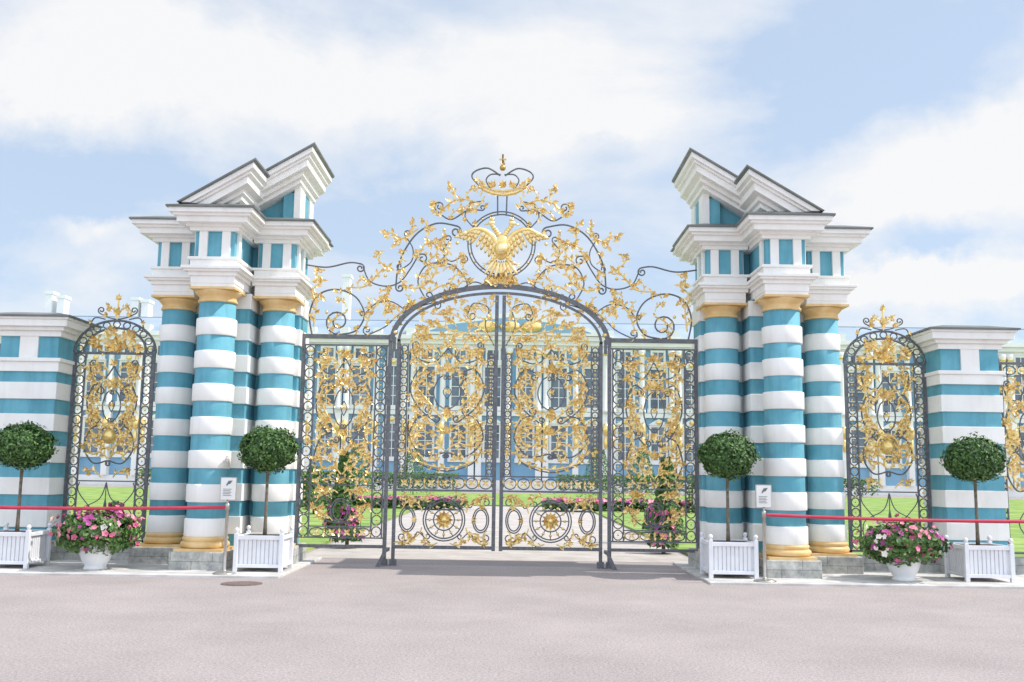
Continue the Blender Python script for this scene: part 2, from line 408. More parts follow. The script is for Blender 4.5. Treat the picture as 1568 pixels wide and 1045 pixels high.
# ------------------------------------------------------------------ main gate
G = empty('wrought_iron_gate'); I = Iron(0)
ZB, ZT = .27, 3.68; AX, AB = 1.72, .88
b = I.bar
b(1.66, 1.715, .05, 3.70, .05); b(1.80, 1.86, .05, 3.78, .06)
b(1.74, 1.79, 3.5, 3.74, .05); b(.03, .09, ZB - .02, 4.47, .045)
b(1.86, 3.30, 3.70, 3.77, .05); b(1.86, 3.30, 3.58, 3.605, .04); b(1.86, 3.30, ZB, ZB + .05, .04); b(.085, 1.66, ZB, ZB + .055, .04)
b(1.86, 3.30, ZB + .15, ZB + .172, .03)
b(.085, 1.66, 1.20, 1.23, .035); b(.085, 1.66, 1.44, 1.465, .035); b(3.255, 3.295, ZB, 3.70, .05)
for x0, x1 in ((1.63, 1.74), (1.78, 1.88)): I.fr.box(x0, x1, -.06, .06, 0, .10, M_IRON)
I.fr.prism([(1.74, .27), (1.80, .27), (1.93, 0), (1.86, 0)], -.31, -.27, M_IRON)
I.fr.box(1.74, 1.79, -.3, .0, .24, .29, M_IRON)
def archband(a, bb, th, d):
    n = 40; P = []
    for i in range(n + 1):
        t = math.pi / 2 * i / n; P.append((a * math.cos(t), 3.67 + bb * math.sin(t)))
    for i in range(n):
        (x0, z0), (x1, z1) = P[i], P[i + 1]
        k = lambda x, z: (x * (a + th) / a, 3.67 + (z - 3.67) * (bb + th) / bb)
        q0, q1 = k(x0, z0), k(x1, z1)
        I.fr.prism([(x0, z0), (x1, z1), q1, q0], -d, d, M_IRON)
archband(1.67, .82, .04, .025); archband(1.77, .915, .075, .04)
I.ball(1.76, 3.82, .05)
I.chain_v(1.885, 2.06, ZB + .17, 3.58); I.chain_v(3.08, 3.25, ZB + .17, 3.58)
I.chain_v(1.53, 1.655, 1.465, 3.62); I.chain_v(.09, .20, 1.465, 3.5)
I.chain_h(2.07, 3.07, ZB + .17, ZB + .33, 1.5); I.chain_h(.09, 1.65, 1.235, 1.435, 1.1)
b(2.07, 3.07, ZB + .33, ZB + .35, .025)
c = .87; cz = .74
for rr in (.34, .30, .17): I.ellipse(c, cz, rr, rr)
for k in range(12):
    a = k * math.pi / 6; I.leaf(c, cz, a, .165); I.leaf(c, cz, a + .26, .12); I.ball(c + .235 * math.cos(a), cz + .235 * math.sin(a), .024)
    I.path([(c + .17 * math.cos(a), cz + .17 * math.sin(a)), (c + .3 * math.cos(a), cz + .3 * math.sin(a))], r=.008, smooth=False)
I.ball(c, cz, .06)
for sd in (1, -1):
    x = c + sd * .60
    I.ellipse(x, cz, .13, .20); I.ellipse(x, cz, .10, .165)
    for sz in (1, -1):
        I.path([(c + sd * .30, cz + sz * .30), (c + sd * .42, cz + sz * .20), (c + sd * .5, cz + sz * .30), (c + sd * .66, cz + sz * .35)], c1=(.07, -sd * sz, 1.1), c0=(.05, sd * sz, 1))
        I.sprig(c + sd * .36, cz + sz * .12, math.atan2(sz * .7, sd * .5), .28, sd * sz)
        I.sprig(c + sd * .70, cz + sz * .16, math.atan2(sz * .9, -sd * .3), .24, sd * sz)
        I.sprig(c + sd * .72, cz + sz * .38, math.atan2(-sz * .15, -sd * .9), .24, -sd * sz)
        I.sprig(c + sd * .10, cz + sz * .37, math.atan2(sz * .05, sd * .9), .24, sd * sz)
        I.spray(c + sd * .45, cz + sz * .02, (0 if sd > 0 else math.pi), .09, 3)
c2 = 2.57
I.ellipse(c2, .86, .16, .20); I.ellipse(c2, .86, .12, .155)
for sd in (1, -1):
    I.path([(c2, .66), (c2 + sd * .25, .72), (c2 + sd * .42, .95), (c2 + sd * .25, 1.12)], c1=(.07, sd, 1.1), c0=(.04, -sd, 1))
    for a, xx, zz in ((.5, .12, .70), (1.2, .34, .75), (2.0, .42, 1.0), (1.0, .15, 1.05), (.3, .05, 1.15), (2.4, .44, .74)):
        I.sprig(c2 + sd * xx, zz, a if sd > 0 else math.pi - a, .24, sd)
b(2.07, 3.07, 1.27, 1.29, .02)

def tall_panel(c, hw, z0, z1, extra):
    """scrollwork symmetrical about the panel's own axis"""
    H = z1 - z0; I.pts = []
    f = lambda u, t: (c + sd * u * hw, z0 + t * H)
    ce = z0 + .55 * H
    for sd in (1, -1):
        m = lambda a: a if sd > 0 else math.pi - a
        I.path([f(.05, .04), f(.55, .02), f(.92, .16), f(.75, .32), f(.45, .36)], c1=(.07, -sd, 1.3), c0=(.05, sd, 1.0), r=.014)
        I.path([f(.30, .30), f(.72, .42), f(.93, .58), f(.70, .74), f(.40, .72)], c1=(.07, sd, 1.3), c0=(.06, -sd, 1.2), r=.014)
        I.path([f(0, .92), f(.35, .80), f(.80, .84), f(.90, .94)], c1=(.06, sd, 1.2), r=.013)
        I.path([f(.02, .40), f(.24, .45), f(.34, .55), f(.24, .65), f(.10, .69)], c1=(.045, sd, 1.2), c0=(.04, -sd, 1.0), r=.012)
        I.path([f(0, .60), f(.10, .55), f(0, .49)], r=.009)
        I.vine([f(.02, .06), f(.30, .12), f(.62, .10), f(.84, .22)], .095, .055, c1=(.09, sd, 1.3))
        I.vine([f(.05, .20), f(.30, .27), f(.70, .30), f(.82, .44)], .095, .055, c1=(.09, sd, 1.3))
        I.vine([f(.34, .42), f(.55, .50), f(.82, .62), f(.70, .70)], .09, .055, c1=(.07, sd, 1.2))
        I.vine([f(.10, .74), f(.35, .80), f(.62, .76), f(.80, .86)], .09, .055, c1=(.08, sd, 1.2))
        for u, t, a, L in ((.15, .10, 1.2, .25), (.5, .16, .3, .24), (.85, .30, 1.9, .24), (.2, .34, .9, .22), (.60, .40, 1.4, .26),
                           (.88, .50, 1.9, .22), (.45, .60, .4, .22), (.86, .70, 1.7, .24), (.2, .86, .8, .24), (.55, .90, .2, .22), (.9, .82, 2.3, .2), (.1, .66, 1.3, .2)):
            I.sprig(*f(u, t), m(a), L, sd)
        I.spray(*f(.0, .93), m(1.0), .13, 3)
    I.spray(c, z0 + .72 * H, math.pi / 2, .20, 7, 2.6); I.spray(c, z0 + .39 * H, -math.pi / 2, .18, 5, 2.2)
    I.spray(c, z0 + .20 * H, math.pi / 2, .17, 5, 2.2); I.spray(c, ce, math.pi / 2, .10, 4, 4)
    I.fill(lambda x, z: ((x - c) / (hw * .36)) ** 2 + ((z - ce) / (H * .19)) ** 2 > 1, (c + .03, c + hw * .95, z0, z1), c, extra, .20, .095, 900)
tall_panel(.865, .66, 1.75, 3.72, 22)
tall_panel(2.57, .50, 1.32, 3.55, 19)
I.vine([(.28, 1.93), (.40, 1.70), (.87, 1.58), (1.34, 1.70), (1.46, 1.93)], .10, .05, c0=(.06, -1, 1), c1=(.06, 1, 1), r=.014)
I.path([(.28, 1.90), (.42, 1.66), (.87, 1.53), (1.32, 1.66), (1.46, 1.90)], r=.013)
# head of the leaf under the arch
I.pts = []
I.path([(.10, 3.62), (.25, 3.95), (.20, 4.25), (.45, 4.33), (.55, 4.15)], c1=(.08, -1, 1.2))
I.vine([(.12, 3.75), (.35, 3.92), (.62, 4.05), (.85, 4.18)], .10, .06, c1=(.08, -1, 1.2))
I.vine([(.55, 3.82), (.85, 3.88), (1.10, 3.98), (1.28, 3.90)], .10, .06, c1=(.07, -1, 1.2))
for x, z, a in ((.15, 4.05, 1.2), (.3, 4.2, .4), (.7, 4.2, .1), (.95, 3.9, .6), (1.2, 3.75, .9), (1.35, 3.6, 1.6), (.5, 3.95, 1.4)):
    I.sprig(x, z, a, .25, 1)
I.fill(lambda x, z: z < 3.54 + .88 * math.sqrt(max(0, 1 - (x / 1.62) ** 2)), (.15, 1.5, 3.68, 4.35), None, 20, .20, .10, 900)

# ---- overthrow
zc = px_to_gate(763, 374)[1]
for rr in (.57, .52): I.ellipse(0, zc, rr, rr * 1.0, a0=-90, a1=90, n=24)
for k in range(9):
    a = R(-70 + 17.5 * k); I.ball(.545 * math.cos(a), zc + .545 * math.sin(a), .018)
I.path(E((762, 300), (762, 330)), smooth=False, r=.014)
def Pt(pts, every=9, **k):
    q = I.path(E(*pts), **k)
    for i in range(6, len(q) - 4, every):
        a = math.atan2(q[i + 1][1] - q[i][1], q[i + 1][0] - q[i][0])
        I.spray(q[i][0], q[i][1], a + random.choice((.7, -.7)), .12, 3, 1.3)
V = lambda pts, **k: I.vine(E(*pts), **k)
Pt(((606, 440), (612, 400), (636, 360), (668, 342), (700, 346)), c1=(.10, 1, 1.3), c0=(.07, -1, 1.1), r=.015, every=13)
Pt(((650, 455), (640, 430), (655, 405), (690, 405), (712, 425), (716, 442)), c0=(.08, -1, 1.2), r=.013)
Pt(((700, 448), (725, 432), (745, 438)), c0=(.09, 1, 1.3))
Pt(((668, 322), (690, 336), (716, 322), (738, 322)), c0=(.09, 1, 1.3), c1=(.05, -1, 1.0), r=.013)
Pt(((738, 308), (722, 312), (712, 330), (722, 345)), c1=(.05, -1, 1.0))
I.path(E((462, 404), (500, 409), (535, 402), (553, 404)), c1=(.075, 1, 1.3), r=.014)
Pt(((556, 408), (566, 430), (590, 438), (612, 432), (628, 412), (640, 392)), c1=(.09, 1, 1.2), r=.013)
Pt(((478, 514), (474, 480), (487, 452), (515, 443), (545, 455), (558, 482), (545, 506), (520, 512)), c1=(.22, 1, 1.4), r=.015, every=14)
Pt(((558, 482), (575, 465), (600, 462), (622, 476)), c1=(.09, -1, 1.3), c0=(.05, 1, 1))
Pt(((565, 512), (590, 500), (610, 482), (640, 470), (668, 462)), c0=(.08, 1, 1.2), c1=(.07, 1, 1.2))
Pt(((620, 360), (632, 380), (630, 400), (615, 412)), c0=(.06, 1, 1), c1=(.06, 1, 1))
Pt(((690, 368), (678, 385), (690, 400), (708, 392)), c0=(.06, -1, 1), c1=(.07, 1, 1.2))
V(((612, 425), (625, 440), (648, 438), (665, 420), (672, 400)), c1=(.08, 1, 1.2), size=.10)
V(((480, 500), (484, 465), (478, 445), (492, 432)), c1=(.06, -1, 1.1), size=.10)
V(((530, 440), (560, 438), (578, 420), (590, 408)), c1=(.06, 1, 1.1), size=.10)
V(((560, 500), (570, 475), (590, 455), (600, 470)), c1=(.06, 1, 1.1), size=.10)
V(((640, 350), (622, 362), (608, 368)), c1=(.05, -1, 1.0), size=.11)
V(((645, 378), (665, 370), (685, 382)), c1=(.06, 1, 1.0), size=.10)
V(((735, 312), (712, 305), (690, 310), (672, 328)), c1=(.05, 1, 1.0), size=.11)
V(((742, 300), (735, 312), (720, 325)), size=.10)
V(((720, 430), (700, 420), (690, 435), (700, 450)), c1=(.06, 1, 1.0), size=.10)
V(((660, 446), (680, 436), (690, 450)), c1=(.05, 1, 1.0), size=.10)
V(((500, 500), (515, 485), (530, 478)), size=.10)
V(((735, 436), (748, 430), (758, 425)), size=.12)
V(((600, 490), (622, 472), (650, 460), (680, 452)), size=.09)
V(((655, 400), (668, 388), (672, 372)), c1=(.05, -1, 1), size=.09)
for x, y, a, L in ((492, 436, 2.0, .30), (480, 470, 1.2, .26), (590, 405, 2.4, .28), (575, 470, 1.0, .28), (600, 500, .6, .26), (612, 366, 2.6, .32), (628, 355, 1.2, .22),
                   (660, 372, 1.9, .30), (672, 330, 2.2, .28), (695, 305, 1.7, .28), (715, 302, 1.1, .24), (690, 330, .6, .24), (640, 440, .9, .30), (660, 425, 1.8, .26),
                   (700, 440, .7, .26), (735, 440, .5, .26), (735, 300, 1.4, .2), (650, 400, 2.4, .24), (620, 450, -.9, .24), (590, 440, -1.4, .22), (548, 440, 1.3, .22),
                   (560, 455, -1, .22), (530, 470, 2.2, .22), (690, 380, 2.6, .24), (630, 478, .4, .22), (748, 440, 1.6, .22), (668, 462, .2, .2),
                   (678, 415, .5, .24), (500, 515, .8, .2), (540, 515, 1.0, .2), (700, 320, .2, .22), (645, 385, 1.0, .22), (700, 402, 1.2, .2), (520, 450, .6, .2),
                   (580, 450, .6, .2), (612, 482, 2.0, .2), (655, 350, 2.0, .2), (715, 415, 2.2, .2), (622, 400, 2.2, .22), (590, 485, 1.6, .2)):
    x_, z_ = px_to_gate(x, y)
    I.sprig(x_, z_, math.pi - a, L * .92, 1 if (x // 7) % 2 else -1)
for x, y in ((500, 478), (590, 422), (652, 388), (700, 372), (680, 352), (714, 442), (722, 318)):
    I.ball(*px_to_gate(x, y), .03)
# crown
zb_ = px_to_gate(762, 298)[1]; zcr = px_to_gate(762, 262)[1]
I.vine([(0, zb_ + .0), (.18, zb_ + .03), (.34, zb_ + .10)], .06, .05, r=.03)
I.path([(0, zb_ + .06), (.18, zb_ + .09), (.36, zb_ + .17)], 'g', r=.018)
I.path([(.36, zb_ + .12), (.52, zb_ + .30), (.46, zcr - .0), (.25, zcr + .05), (.04, zcr - .08)], r=.015)
I.path([(.2, zb_ + .10), (.28, zb_ + .25), (.20, zcr - .06), (.03, zcr - .06)], r=.013)
for x_, a in ((0, 1.57), (.16, 1.3), (.32, 1.0)): I.spray(x_, zb_ + .12, a, .16, 5, 2.0)
I.spray(.42, zb_ + .22, .9, .13, 4)
I.ball(0, zcr + .06, .055)
I.path([(0, zcr + .06), (0, zcr + .30)], 'g', smooth=False, r=.016); I.path([(0, zcr + .21), (.06, zcr + .21)], 'g', smooth=False, r=.016)
I.spray(0, zcr + .1, 1.57, .12, 3, 1.4)
for k in range(9): I.ball(.04 + k * .04, zb_ + .035 + (k / 9) ** 2 * .10, .02)
for a in (.2, .7, 1.2): I.leaf(0, 4.66, a, .28); I.leaf(0, 4.62, a, .2)
I.build(G, (1, -1))

# double-headed eagle: two necks and crowned heads turned outwards, wings displayed, orb on the breast
eg = MB(); ym = -.05
eg.ellipsoid((0, ym, zc - .06), (.13, .07, .23), M_GOLD)
eg.ellipsoid((0, ym - .07, zc - .10), (.12, .06, .12), M_GOLD)
eg.ellipsoid((0, ym - .11, zc - .10), (.075, .04, .075), M_GOLD2)
for s in (1, -1):
    arm = catmull([(.08, .00), (.18, .14), (.33, .23), (.47, .24), (.57, .19)], 6)
    for i in range(len(arm) - 1):
        t = i / (len(arm) - 1); x, z = arm[i]
        eg.ellipsoid((s * x, ym - .02, zc + z), (.055 - .025 * t, .03, .055 - .025 * t), M_GOLD, None, 8, 6)
    for row, (k, Lm, wd) in enumerate(((0, 1.0, .036), (1, .66, .036), (2, .38, .034))):
        for i in range(12):
            t = i / 11; x, z = arm[int(t * (len(arm) - 1))]
            a = R(-84 + 62 * t ** 1.3); L = (.34 - .10 * t) * Lm
            dx, dz = math.cos(a), math.sin(a)
            A = a if s > 0 else math.pi - a
            eg.ellipsoid((s * (x + dx * L * .5), ym - .014 * k, zc + z + dz * L * .5), (L * .56, .014, wd), M_GOLD2 if (i + k) % 2 else M_GOLD, Euler((0, -A, 0)).to_matrix(), 8, 6)
    for k in range(6):
        eg.ellipsoid((s * (.03 + .024 * k + .010 * (k > 3)), ym, zc + .12 + .038 * k), (.05 - .003 * k, .035, .045), M_GOLD, None, 10, 6)
    eg.ellipsoid((s * .175, ym, zc + .355), (.062, .042, .045), M_GOLD2, None, 10, 6)
    eg.ellipsoid((s * .25, ym, zc + .34), (.048, .016, .017), M_GOLD, Euler((0, s * .45, 0)).to_matrix(), 8, 5)
    eg.ellipsoid((s * .165, ym, zc + .415), (.045, .03, .018), M_GOLD, None, 8, 5)
    for k in (-1, 0, 1): eg.ellipsoid((s * .165 + .028 * k, ym, zc + .44), (.010, .010, .025), M_GOLD2, None, 6, 5)
    for k in range(3):
        eg.ellipsoid((s * (.10 + .055 * k), ym, zc - .24 - .045 * k), (.045, .025, .028), M_GOLD, Euler((0, s * .7, 0)).to_matrix(), 8, 5)
    for k in (-.5, 0, .5): eg.ellipsoid((s * (.25 + .03 * math.cos(k)), ym, zc - .37 + .05 * k), (.04, .012, .012), M_GOLD2, Euler((0, s * (.5 - k), 0)).to_matrix(), 6, 5)
for i in range(7):
    a = -math.pi / 2 + (i - 3) * .20
    eg.ellipsoid((math.cos(a) * .34, ym, zc - .19 + math.sin(a) * .26), (.16, .018, .030), M_GOLD if i % 2 else M_GOLD2, Euler((0, -a, 0)).to_matrix(), 8, 6)
eg.build('double_headed_eagle', G)

# ------------------------------------------------------------------ side wicket gates & fence panels
def side_gate(s, x0, x1, name):
    global I
    e = empty(name); I = Iron(0); b = I.bar
    c = (x0 + x1) / 2; hw = (x1 - x0) / 2; zr = 3.38
    I.fr.box(x0 - .1, x1 + .1, -.18, .22, 0, .26, M_STONE)
    b(x0, x0 + .035, .26, zr, .04); b(x1 - .035, x1, .26, zr, .04); b(x0, x1, zr, zr + .04, .045); b(x0, x1, .32, .35, .04); b(x0 + .22, x1 - .22, 1.28, 1.30, .03)
    I.chain_v(x0 + .045, x0 + .20, .36, zr); I.chain_v(x1 - .20, x1 - .045, .36, zr)
    for k, rr in enumerate((hw, hw - .16)):
        I.ellipse(c, zr + .03, rr, rr * .80, r=.02, a0=0, a1=180)
    for k in range(11):
        a = math.pi * (k + .5) / 11
        I.ellipse(c + (hw - .08) * math.cos(a), zr + .03 + (hw - .08) * .80 * math.sin(a), .058, .052, r=.011, n=12)
    for k in range(7):
        a = math.pi * (k + .5) / 7; I.sprig(c + .05 * math.cos(a), zr + .06, a, hw * .55, 1 if k % 2 else -1)
    I.spray(c, zr + .05, math.pi / 2, .3, 7, 2.6)
    zt = zr + .03 + hw * .80
    for sd in (1, -1):
        m = lambda a: a if sd > 0 else math.pi - a
        I.path([(c, zt + .02), (c + sd * .15, zt + .05), (c + sd * .30, zt + .12)], c1=(.06, sd, 1.2))
        I.path([(c + sd * .45, zt - .12), (c + sd * .38, zt + .04), (c + sd * .2, zt + .02)], c0=(.04, -sd, 1.0))
        I.spray(c + sd * .18, zt + .06, m(1.0), .12, 5); I.spray(c + sd * .42, zt - .05, m(.6), .10, 4)
        I.sprig(c + sd * .02, zt + .05, m(1.1), .24, sd)
    I.spray(c, zt + .1, math.pi / 2, .18, 5, 1.3); I.path([(c, zt), (c, zt + .45)], 'g', smooth=False, r=.014)
    I.spray(c, zt + .35, math.pi / 2, .12, 5, 2.4)
    tall_panel(c, hw - .24, 1.55, zr - .05, 2)
    I.ellipse(c, 2.02, .18, .2, 'g', .02); I.ball(c, 2.02, .13)
    for k in range(12): I.leaf(c + .14 * math.cos(k * .5236), 2.02 + .15 * math.sin(k * .5236), k * .5236, .10)
    for sd in (1, -1):
        I.path([(c, 1.27), (c + sd * .10, 1.0), (c + sd * .42, .80), (c + sd * .40, .50), (c + sd * .12, .36)], r=.009)
        I.path([(c, .36), (c + sd * .12, .7), (c + sd * .44, 1.10), (c + sd * .44, 1.27)], r=.009)
        I.path([(c + sd * .44, .36), (c + sd * .25, .62), (c, .80), (c, 1.0)], r=.009)
        I.sprig(c + sd * .1, 1.35, 0.6 if sd > 0 else math.pi - .6, .28, sd)
    I.path([(c, .36), (c, 1.27)], smooth=False, r=.009)
    I.build(e, (s,))
def fence_panel(s, x0, x1):
    global I
    e = empty('iron_fence_panel'); I = Iron(0); b = I.bar
    c = (x0 + x1) / 2; hw = (x1 - x0) / 2
    I.fr.box(x0 - .1, x1 + .1, -.18, .22, 0, .26, M_STONE)
    b(x0, x0 + .035, .26, 3.5, .04); b(x1 - .035, x1, .26, 3.5, .04); b(x0, x1, 3.42, 3.46, .045); b(x0, x1, .32, .35, .04)
    I.chain_v(x0 + .045, x0 + .22, .36, 3.42); I.chain_v(x1 - .22, x1 - .045, .36, 3.42)
    I.chain_h(x0 + .24, x1 - .24, 3.24, 3.41); b(x0 + .22, x1 - .22, 3.22, 3.235, .03)
    tall_panel(c - hw * .42, hw * .38, 1.3, 3.2, 4); tall_panel(c + hw * .42, hw * .38, 1.3, 3.2, 4)
    for sd in (1, -1):
        for k in range(4): I.path([(c + sd * .1 * k, 1.27), (c + sd * .22 * k, .8), (c + sd * .1 * k, .36)], r=.009)
    I.build(e, (s,))
for s in (-1, 1):
    side_gate(s, 5.74, 7.10, 'wicket_gate'); fence_panel(s, 8.14, 10.24); fence_panel(s, 11.3, 13.34)

# ------------------------------------------------------------------ vegetation
def scatter_quads(P, N, size, mb, m, jitter=.9):
    for p, n in zip(P, N):
        n = Vector(n) + Vector(rng.normal(0, jitter, 3)) * .5; n.normalize()
        t = n.orthogonal(); t.rotate(Matrix.Rotation(rng.uniform(0, 6.28), 3, n)); bt = n.cross(t)
        L = size * rng.uniform(.7, 1.3); W = L * .55; p = Vector(p)
        mb.add([p - t * L * .5, p + bt * W * .5 + n * L * .08, p + t * L * .5, p - bt * W * .5 + n * L * .08], [(0, 1, 2, 3)], m)
def ballpts(n, c, rad, inner=.72, lump=.06):
    d = rng.normal(size=(n, 3)); d /= np.linalg.norm(d, axis=1)[:, None]
    ph = rng.uniform(0, 6.28, 6)
    l = 1 + lump * (np.sin(d[:, 0] * 7 + ph[0]) * np.cos(d[:, 2] * 6 + ph[1]) + np.sin(d[:, 1] * 9 + ph[2]) * .6 + np.cos(d[:, 2] * 11 + ph[3]) * .4)
    r = (inner + (1 - inner) * rng.random(n) ** .5) * l
    return d * r[:, None] * np.array(rad) + np.array(c), d
def flower_disc(mb, p, n, r, m):
    n = Vector(n) + Vector(rng.normal(0, .35, 3)); n.normalize(); t = n.orthogonal(); b_ = n.cross(t); p = Vector(p)
    vs = [p - n * r * .3]
    for k in range(10):
        a = k * math.pi / 5; rr = r * (1 if k % 2 == 0 else .72); vs.append(p + t * rr * math.cos(a) + b_ * rr * math.sin(a))
    mb.add(vs, [(0, k + 1, (k + 1) % 10 + 1) for k in range(10)], m)

def topiary(x, y):
    e = empty('potted_topiary_tree', (x, y, .035))
    bx = MB(); w = .33
    bx.box(-w + .03, w - .03, -w + .03, w - .03, .07, .50, M_BOX)
    for k in range(9):
        xx = -w + .055 + k * (2 * w - .11) / 9; ww = (2 * w - .11) / 9 - .012
        for yy in (-w + .012, w - .032): bx.box(xx, xx + ww, yy, yy + .02, .10, .47, M_BOX)
        for yy in (-w + .012, w - .032): bx.box(yy, yy + .02, xx, xx + ww, .10, .47, M_BOX)
    for sx in (-1, 1):
        for sy in (-1, 1):
            bx.box(sx * w - .03, sx * w + .03, sy * w - .03, sy * w + .03, 0.0, .55, M_BOX)
            bx.lathe(sx * w, sy * w, [(.012, .54), (.02, .565), (.034, .59), (.034, .605), (.02, .625), (.004, .632)], M_BOX, 12)
    for a in (-1, 1):
        for z0, z1 in ((.06, .11), (.46, .52)):
            bx.box(-w + .03, w - .03, a * w - .02, a * w + .02, z0, z1, M_BOX); bx.box(a * w - .02, a * w + .02, -w + .03, w - .03, z0 + .002, z1 - .002, M_BOX)
    bx.build('planter_box', e, bevel=.004)
    so = MB(); so.box(-w + .04, w - .04, -w + .04, w - .04, .48, .505, M_SOIL); so.build('soil', e)
    t = MB(); t.lathe(0, 0, [(.034, .45), (.026, .7), (.022, 1.2), (.026, 1.55), (.01, 1.8)], M_BARK, 10)
    for k in range(8):
        a = k * .785
        d = Vector((math.cos(a) * .28, math.sin(a) * .28, .22 + .1 * (k % 3))); p0 = Vector((0, 0, 1.45))
        q = d.orthogonal().normalized() * .009; q2 = d.cross(q).normalized() * .009
        t.add([p0 + q, p0 + q2, p0 - q, p0 - q2, p0 + d], [(0, 1, 4), (1, 2, 4), (2, 3, 4), (3, 0, 4)], M_BARK)
    t.build('trunk', e)
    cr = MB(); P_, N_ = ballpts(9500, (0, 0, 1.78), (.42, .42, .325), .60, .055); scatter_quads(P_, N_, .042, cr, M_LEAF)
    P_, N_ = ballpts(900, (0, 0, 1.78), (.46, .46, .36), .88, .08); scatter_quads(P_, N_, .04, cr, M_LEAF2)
    cr.build('crown', e, recalc=False)
for x, y in ((-3.45, -1.38), (3.47, -1.38), (-7.15, -1.38), (7.2, -1.38)): topiary(x, y)

def flowers(x, y):
    e = empty('flower_pot', (x, y, .035))
    p = MB(); p.lathe(0, 0, [(.16, 0), (.17, .02), (.15, .04), (.15, .06), (.2, .14), (.255, .30), (.27, .36), (.30, .38), (.30, .42), (.27, .42), (.26, .38), (.05, .36)], M_POT, 32)
    p.build('pot', e)
    f = MB()
    P_, N_ = ballpts(4600, (0, 0, .54), (.56, .48, .27), .35, .2); scatter_quads(P_, N_, .065, f, M_LEAF2)
    P_, N_ = ballpts(900, (0, 0, .40), (.58, .50, .17), .6, .14); scatter_quads(P_, N_, .06, f, M_LEAF2)
    ph = rng.uniform(0, 6)
    P_, N_ = ballpts(340, (0, 0, .55), (.60, .53, .29), .80, .2)
    for q, n in zip(P_, N_):
        if q[2] < .30: continue
        k = math.sin(q[0] * 7 + ph) + rng.normal(0, .8)
        m = M_PINK if k < .1 else (M_MAG if k < .9 else M_WPET)
        flower_disc(f, q, n, rng.uniform(.024, .042), m)
    for k in range(40):
        a = rng.uniform(0, 6.28); rr = rng.uniform(.1, .52); z = .76 + rng.uniform(0, .20)
        q = (rr * math.cos(a), rr * math.sin(a) * .8, z - rr * .3)
        flower_disc(f, q, (0, -.4, 1), .026, M_MAG if k % 3 else M_PINK)
        pts = np.array([[q[0] * .9, q[1] * .9, .5 + (q[2] - .5) * j / 7] for j in range(8)]); scatter_quads(pts, [(0, 0, 1)] * 8, .055, f, M_LEAF2)
    f.build('petunias', e, recalc=False)
flowers(-5.85, -1.62); flowers(5.98, -1.62)

# ------------------------------------------------------------------ belt barriers
def stanchion(x, y, sign=True):
    e = empty('belt_barrier_post', (x, y, .035)); p = MB()
    p.lathe(0, 0, [(.16, 0), (.16, .012), (.12, .03), (.03, .045), (.022, .06), (.022, .90), (.032, .90), (.032, .98), (.02, .99), (.004, .995)], M_STEEL, 24); p.build('post', e)
    if sign:
        q = MB(); q.box(-.012, .012, -.012, .012, .98, 1.05, M_STEEL); q.box(-.115, .115, -.012, .006, 1.03, 1.36, M_STEEL); q.box(-.103, .103, -.018, -.011, 1.042, 1.348, M_SIGN)
        for k in range(5): q.box(-.07, .05 - .02 * (k % 2), -.021, -.017, 1.10 + k * .022, 1.107 + k * .022, M_DARK)
        q.prism([(-.03, 1.25), (.0, 1.31), (.06, 1.315), (.03, 1.27), (.0, 1.26), (-.02, 1.235)], -.021, -.017, M_DARK)
        q.build('notice_board', e)
def tape(x0, x1, y, z, sag):
    t = MB(); n = 40; vs = []; fs = []
    for i in range(n + 1):
        u = i / n; x = x0 + (x1 - x0) * u; zz = z - sag * 4 * u * (1 - u)
        for yy in (-.001, .001): vs += [(x, y + yy, zz - .024), (x, y + yy, zz + .024)]
    for i in range(n):
        a = 4 * i; c_ = a + 4
        fs += [(a, c_, c_ + 1, a + 1), (a + 2, a + 3, c_ + 3, c_ + 2), (a + 1, c_ + 1, c_ + 3, a + 3), (a, a + 2, c_ + 2, c_)]
    t.add(vs, fs, M_RED, True); return t.build('red_barrier_belt')
for s in (-1, 1):
    stanchion(s * 3.84, -2.05); stanchion(s * 9.6, -2.05, False); tape(s * 3.86, s * 9.58, -2.05, .97, .05)

# ------------------------------------------------------------------ garden behind the gate
def shrub(x, y, h, r, name='clipped_shrub', flow=False):
    e = empty(name, (x, y, .0)); f = MB()
    n = 1800
    z = rng.random(n) ** .8; a = rng.uniform(0, 6.28, n); rr = r * (1 - z * .75) * (.6 + .4 * rng.random(n) ** .5)
    Pt_ = np.stack([rr * np.cos(a), rr * np.sin(a), .15 + z * h], 1); N_ = np.stack([np.cos(a), np.sin(a), .5 + 0 * a], 1)
    scatter_quads(Pt_, N_, .09, f, M_LEAF2)
    if flow:
        for k in range(60):
            q = Pt_[k]; flower_disc(f, q + N_[k] * .05, N_[k], .045, M_MAG if k % 2 else M_PINK)
    f.build('foliage', e, recalc=False)
    t = MB(); t.lathe(0, 0, [(.04, 0), (.03, .5)], M_BARK, 8); t.build('stem', e)
for x, y, h, r in ((-3.5, 6, 1.75, .42), (3.7, 6, 1.75, .42), (-6.5, 18, 1.5, .8), (-9, 26, 1.6, .9), (8, 24, 1.6, .9)): shrub(x, y, h, r)
for x, y in ((-3.0, 3.5), (3.2, 3.2), (-4.2, 9), (3.9, 9.5), (-8.2, 5)): shrub(x, y, .62, .30, 'flowering_shrub', True)

